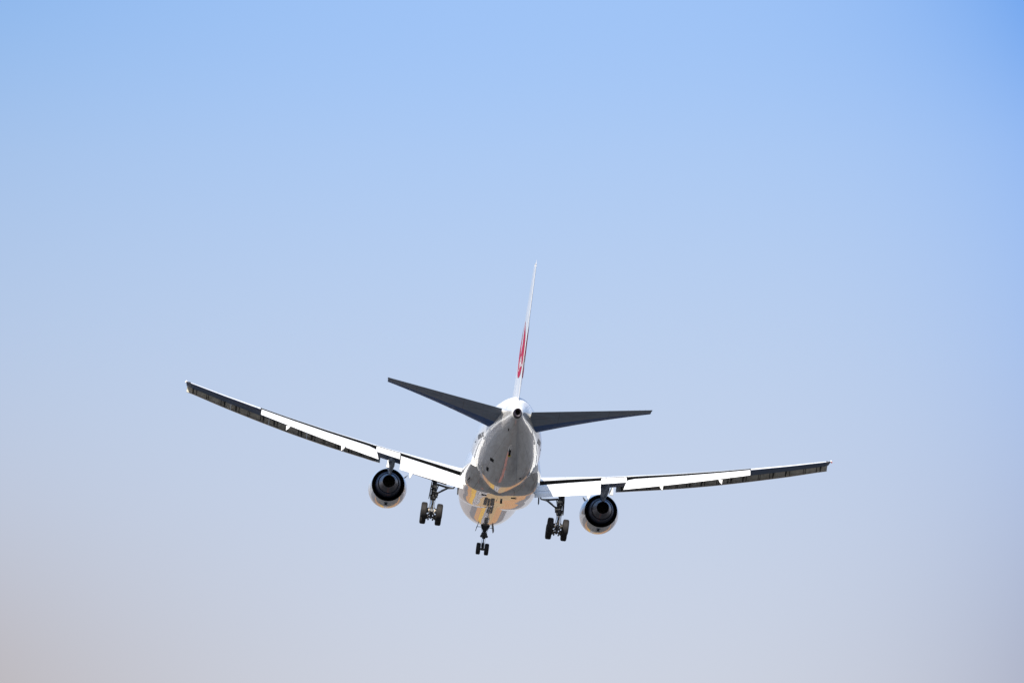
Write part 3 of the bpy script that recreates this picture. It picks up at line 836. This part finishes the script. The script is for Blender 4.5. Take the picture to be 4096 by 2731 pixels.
def make_main_gear(sd):
    X = sd * 4.72; S0 = 28.5
    mb = MB()
    V = lambda x, s, z: A(X + sd * x, s, z)
    mb.tube(V(0, S0, -1.05), V(0, S0, -2.02), .17, n=20, mi=0)
    mb.tube(V(0, S0, -2.02), V(0, S0, -2.20), .215, n=20, mi=3)
    mb.tube(V(0, S0, -2.20), V(0, S0, -2.72), .18, n=20, mi=0)
    mb.tube(V(0, S0, -2.72), V(0, S0, -2.95), .21, .24, n=20, mi=0)
    mb.tube(V(0, S0, -2.95), V(0, S0, -3.14), .24, .17, n=20, mi=0)
    mb.tube(V(0, S0, -3.14), V(0, S0, -4.02), .105, n=20, mi=2)
    mb.box(V(0, S0, -4.05), (.26, .34, .34), mi=1)
    mb.tube(V(-.20, S0, -1.62), V(.20, S0, -1.62), .13, n=16, mi=0)
    # torque links behind the piston
    mb.tube(V(-.07, S0 + .18, -3.05), V(-.03, S0 + .52, -3.42), .035, n=8, mi=1); mb.tube(V(.07, S0 + .18, -3.05), V(.03, S0 + .52, -3.42), .035, n=8, mi=1)
    mb.tube(V(-.03, S0 + .52, -3.42), V(-.08, S0 + .15, -3.85), .035, n=8, mi=1); mb.tube(V(.03, S0 + .52, -3.42), V(.08, S0 + .15, -3.85), .035, n=8, mi=1)
    # hoses and cable runs
    for dx in (-.17, .14, .20): mb.path([V(dx, S0 + .10, -2.3), V(dx * 1.15, S0 + .16, -2.9), V(dx * .9, S0 + .2, -3.35), V(dx * 1.25, S0 + .15, -3.8), V(dx * 2.0, S0 + .2, -4.05)], .016, n=6, mi=1)
    # actuator box on the inner side
    mb.box(V(-.22, S0 + .05, -2.62), (.26, .22, .26), mi=1); mb.box(V(-.24, S0 + .1, -2.84), (.16, .16, .20), mi=1)
    mb.tube(V(-.16, S0, -2.52), V(-.30, S0, -1.95), .035, n=8, mi=1); mb.tube(V(-.10, S0, -2.40), V(-.22, S0, -1.85), .03, n=8, mi=1)
    for k in range(6): mb.box(V(random.uniform(-.2, .2), S0 + .2, random.uniform(-3.1, -2.3)), (.09, .07, .08), mi=1 if k % 2 else 3)
    g = mb.build('main_landing_gear', [STRUT, GEARDARK, CHROME, GEARLIGHT], plane, angle=35)
    # side brace
    mb = MB()
    mb.tube(V(-.22, S0 - .1, -2.60), V(-1.02, S0 - .35, -2.06), .065, n=12, mi=0)
    mb.tube(V(-.55, S0 - .2, -2.32), V(-1.02, S0 - .35, -2.02), .045, n=10, mi=2)
    mb.tube(V(-1.02, S0 - .35, -2.06), V(-1.45, S0 - .45, -2.02), .08, .05, n=12, mi=2)
    mb.tube(V(-1.45, S0 - .45, -2.02), V(-.10, S0 - .2, -1.92), .05, n=10, mi=1)
    mb.tube(V(-.9, S0 - .3, -2.02), V(-.2, S0 - .2, -1.90), .075, n=10, mi=1)
    mb.tube(V(-1.45, S0 - .45, -2.02), V(-1.5, S0 - .45, -1.75), .05, n=8, mi=1)
    mb.build('side_brace', [STRUT, GEARDARK, GEARLIGHT], g)
    # door plate hanging outboard of the leg
    mb = MB()
    mb.loft([[V(.20 + .03 * f - t_, s0, z), V(.20 + .03 * f + t_, s0, z), V(.23 + .03 * f + t_, s1, z), V(.23 + .03 * f - t_, s1, z)] for f, z, s0, s1, t_ in ((0, -1.62, 27.8, 29.1, .018), (1.0, -2.1, 27.75, 29.15, .03), (2, -2.6, 27.9, 29.0, .03), (3.0, -2.9, 28.1, 28.8, .02), (3.4, -3.06, 28.3, 28.6, .01))])
    mb.tube(V(0, S0, -2.3), V(.24, S0, -2.3), .03, n=8); mb.tube(V(0, S0, -2.75), V(.26, S0, -2.78), .03, n=8)
    mb.build('gear_door', GEARDARK, g)
    # bogie beam tilted toes-down with axles and brakes
    tilt = R(13.5); piv = V(0, S0, -4.16)
    def B(x, a, z): return piv + Vector((x, a * math.cos(tilt) + z * math.sin(tilt), -a * math.sin(tilt) + z * math.cos(tilt)))
    mb = MB()
    mb.tube(B(0, -.84, 0), B(0, .84, 0), .105, n=16, mi=0)
    for a in (-.71, .71):
        mb.tube(B(-.52, a, 0), B(.52, a, 0), .065, n=12, mi=0)
        for sx in (-1, 1):
            mb.tube(B(sx * .26, a, 0), B(sx * .34, a, 0), .20, n=20, mi=1)
            mb.tube(B(sx * .20, a - .02, .0), B(sx * .26, a - .02, 0), .15, n=16, mi=2)
            mb.tube(B(sx * .24, a - .10, .12), B(sx * .15, a - .22, .16), .045, n=8, mi=3)
            mb.tube(B(sx * .24, a - .14, -.10), B(sx * .20, a - .26, -.12), .04, n=8, mi=2)
            mb.tube(B(sx * .22, a + .08, .17), B(sx * .22, a - .2, .17), .025, n=6, mi=3)
    for sx in (-1, 1):
        mb.tube(B(sx * .17, -.66, -.15), B(sx * .17, .66, -.15), .03, n=8, mi=1)
        mb.tube(B(sx * .17, -.82, -.17), B(sx * .17, -.62, -.17), .06, n=8, mi=1)
        mb.tube(B(sx * .17, .9, -.16), B(sx * .17, .66, -.16), .06, n=8, mi=1)
    mb.tube(B(0, .75, .1), B(0, .12, .62), .05, n=10, mi=1)
    mb.build('bogie_beam', [STRUT, GEARDARK, BRASS, CHROME], g)
    for a in (-.71, .71):
        for sx in (-1, 1): put_wheel(wheel0, B(sx * .575, a, 0), g)
for sd in (-1, 1): make_main_gear(sd)

S0 = 5.7; mb = MB()
V = lambda x, s, z: A(x, s, z)
# drag brace panel: dark trapezoid narrowing down the leg
mb.loft([[V(-w, s, z), V(w, s, z), V(w, s - .08, z), V(-w, s - .08, z)] for w, s, z in ((.46, 6.5, -2.08), (.43, 6.35, -2.18), (.08, 5.9, -2.74), (.04, 5.85, -2.82))], mi=0)
for sx in (-1, 1):
    mb.tube(V(sx * .46, 6.55, -2.08), V(sx * .06, 5.88, -2.80), .035, n=8, mi=0)
    mb.tube(V(sx * .40, 6.45, -2.3 + .18), V(sx * .16, 5.9, -2.86), .018, n=6, mi=1)
mb.tube(V(0, 6.55, -2.10), V(0, 5.85, -2.75), .06, n=10, mi=0)
mb.tube(V(0, S0, -1.7), V(0, S0, -3.24), .095, n=18, mi=0)
mb.tube(V(0, S0, -2.82), V(0, S0, -3.20), .17, .20, n=18, mi=1)
mb.tube(V(0, S0, -2.95), V(0, S0, -3.03), .25, n=18, mi=1)
for sx in (-1, 1):      # steering actuators
    mb.tube(V(sx * .20, 5.45, -3.10), V(sx * .22, 6.05, -3.16), .085, n=12, mi=1)
    mb.tube(V(sx * .20, 5.95, -3.12), V(sx * .22, 6.08, -3.14), .10, n=12, mi=0)
    mb.box(V(sx * .17, S0 + .1, -2.92), (.12, .16, .14), mi=1); mb.box(V(sx * .10, S0 + .16, -3.06), (.09, .10, .09), mi=0)
    mb.tube(V(sx * .12, S0 + .12, -2.70), V(sx * .15, S0 + .12, -2.95), .025, n=6, mi=1)
mb.tube(V(0, S0, -3.20), V(0, S0, -3.30), .13, n=16, mi=0)
mb.tube(V(0, S0, -3.28), V(0, S0, -3.72), .062, n=16, mi=2)
mb.tube(V(0, S0, -3.62), V(0, S0, -4.12), .105, .10, n=16, mi=0)
mb.tube(V(0, S0 + .05, -3.34), V(0, S0 + .36, -3.58), .04, n=8, mi=1); mb.tube(V(0, S0 + .36, -3.58), V(0, S0 + .1, -3.92), .045, n=8, mi=1)
mb.tube(V(-.30, S0, -4.11), V(.30, S0, -4.11), .06, n=12, mi=0)
mb.tube(V(-.13, S0, -4.13), V(.13, S0, -4.13), .10, n=12, mi=0)
for dx in (-.12, .12): mb.path([V(dx, S0 + .1, -3.2), V(dx * 1.1, S0 + .14, -3.6), V(dx * .9, S0 + .12, -4.0)], .012, n=5, mi=1)
ng = mb.build('nose_landing_gear', [STRUT, GEARDARK, CHROME], plane, angle=35)
for sx in (-1, 1): put_wheel(nwheel0, A(sx * .325, S0, -4.11), ng)
for sx in (-1, 1):
    mb = MB(); rings = []
    for z, x, s0, s1 in ((-1.98, .53, 4.6, 6.9), (-2.3, .60, 4.6, 6.9), (-2.58, .67, 4.65, 6.8), (-2.68, .70, 4.75, 6.6)):
        rings.append([V(sx * (x - .022), s0, z), V(sx * (x + .022), s0, z), V(sx * (x + .022), s1, z), V(sx * (x - .022), s1, z)])
    mb.loft(rings)
    mb.tube(V(sx * .62, 6.2, -2.45), V(sx * .16, 5.9, -2.40), .022, n=8)
    mb.tube(V(sx * .64, 6.2, -2.42), V(sx * .68, 6.2, -2.56), .03, n=8)
    mb.build('gear_door', GEARDARK, ng)

# ------------------------------------------------------------------ the ground below, seen as reflections in the belly
head = M3 @ Vector((0, 1, 0)); head.z = 0; head.normalize()
side_v = Vector((head.y, -head.x, 0))
g0 = Vector((loc.x, loc.y, 0))
def G(u, v, z=0.0): p = g0 + side_v * u + head * v; return Vector((p.x, p.y, z))
def sheet(name, u0, u1, v0, v1, z, mat, label=None):
    mb = MB()
    nv = 12
    rows = [[G(u0, v0 + (v1 - v0) * j / nv, z), G(u1, v0 + (v1 - v0) * j / nv, z)] for j in range(nv + 1)]
    mb.loft(rows, False, False, closed=False)
    o = mb.build(name, mat, None); o['kind'] = 'structure'
    return o
def groundmat(name, a, b, scale, stripe=None):
    m = P(name, a, rough=0.9, spec=0.1); dirty(m, a, b, scale, .35, .7, detail=8)
    return m
soil = groundmat('brown_soil', (.20, .18, .17), (.13, .125, .13), (.02, .006, 1))
tar = groundmat('asphalt', (.082, .080, .078), (.058, .058, .058), (.05, .05, 1))
fy = groundmat('yellow_field', (.66, .38, .05), (.50, .28, .06), (.06, .03, 1))
fo = groundmat('orange_field', (.60, .30, .10), (.30, .17, .11), (.25, .05, 1))
fc = groundmat('ochre_field', (.46, .30, .13), (.36, .23, .12), (.05, .02, 1))
lot = P('gravel_rows', (.3, .28, .27), rough=.9, spec=.1)
nt = lot.node_tree; br = nt.nodes.new('ShaderNodeTexBrick'); tc = nt.nodes.new('ShaderNodeTexCoord'); mp = nt.nodes.new('ShaderNodeMapping')
br.inputs['Color1'].default_value = (.62, .57, .53, 1); br.inputs['Color2'].default_value = (.42, .35, .33, 1); br.inputs['Mortar'].default_value = (.06, .06, .065, 1)
br.inputs['Scale'].default_value = 1; br.inputs['Brick Width'].default_value = 6.0; br.inputs['Row Height'].default_value = 14.0; br.inputs['Mortar Size'].default_value = 1.1
nt.links.new(tc.outputs['Object'], mp.inputs[0]); nt.links.new(mp.outputs[0], br.inputs[0]); nt.links.new(br.outputs['Color'], nt.nodes['Principled BSDF'].inputs['Base Color'])
orange = P('orange_line_paint', (.50, .13, .07), rough=.7)
sheet('ground', -16000, 16000, -16000, 26000, 0.0, soil)
sheet('asphalt', -240, 240, -260, 330, .004, tar)
sheet('yellow_field', -54, -25.5, 330, 9000, .004, fy)
sheet('orange_field', -118, -55.5, 330, 9000, .004, fo)
sheet('gravel', -24, 2, 330, 9000, .004, lot)
sheet('ochre_field', 2, 36, 330, 9000, .004, fc)
sheet('orange_field', 36, 110, 330, 9000, .004, fo)
mb = MB(); mb.loft([[G(3 - .135 * v, v, .008), G(8 - .135 * v, v, .008)] for v in (89, 100, 115, 138)], False, False, closed=False)
o = mb.build('road_line', orange, None); o['kind'] = 'structure'
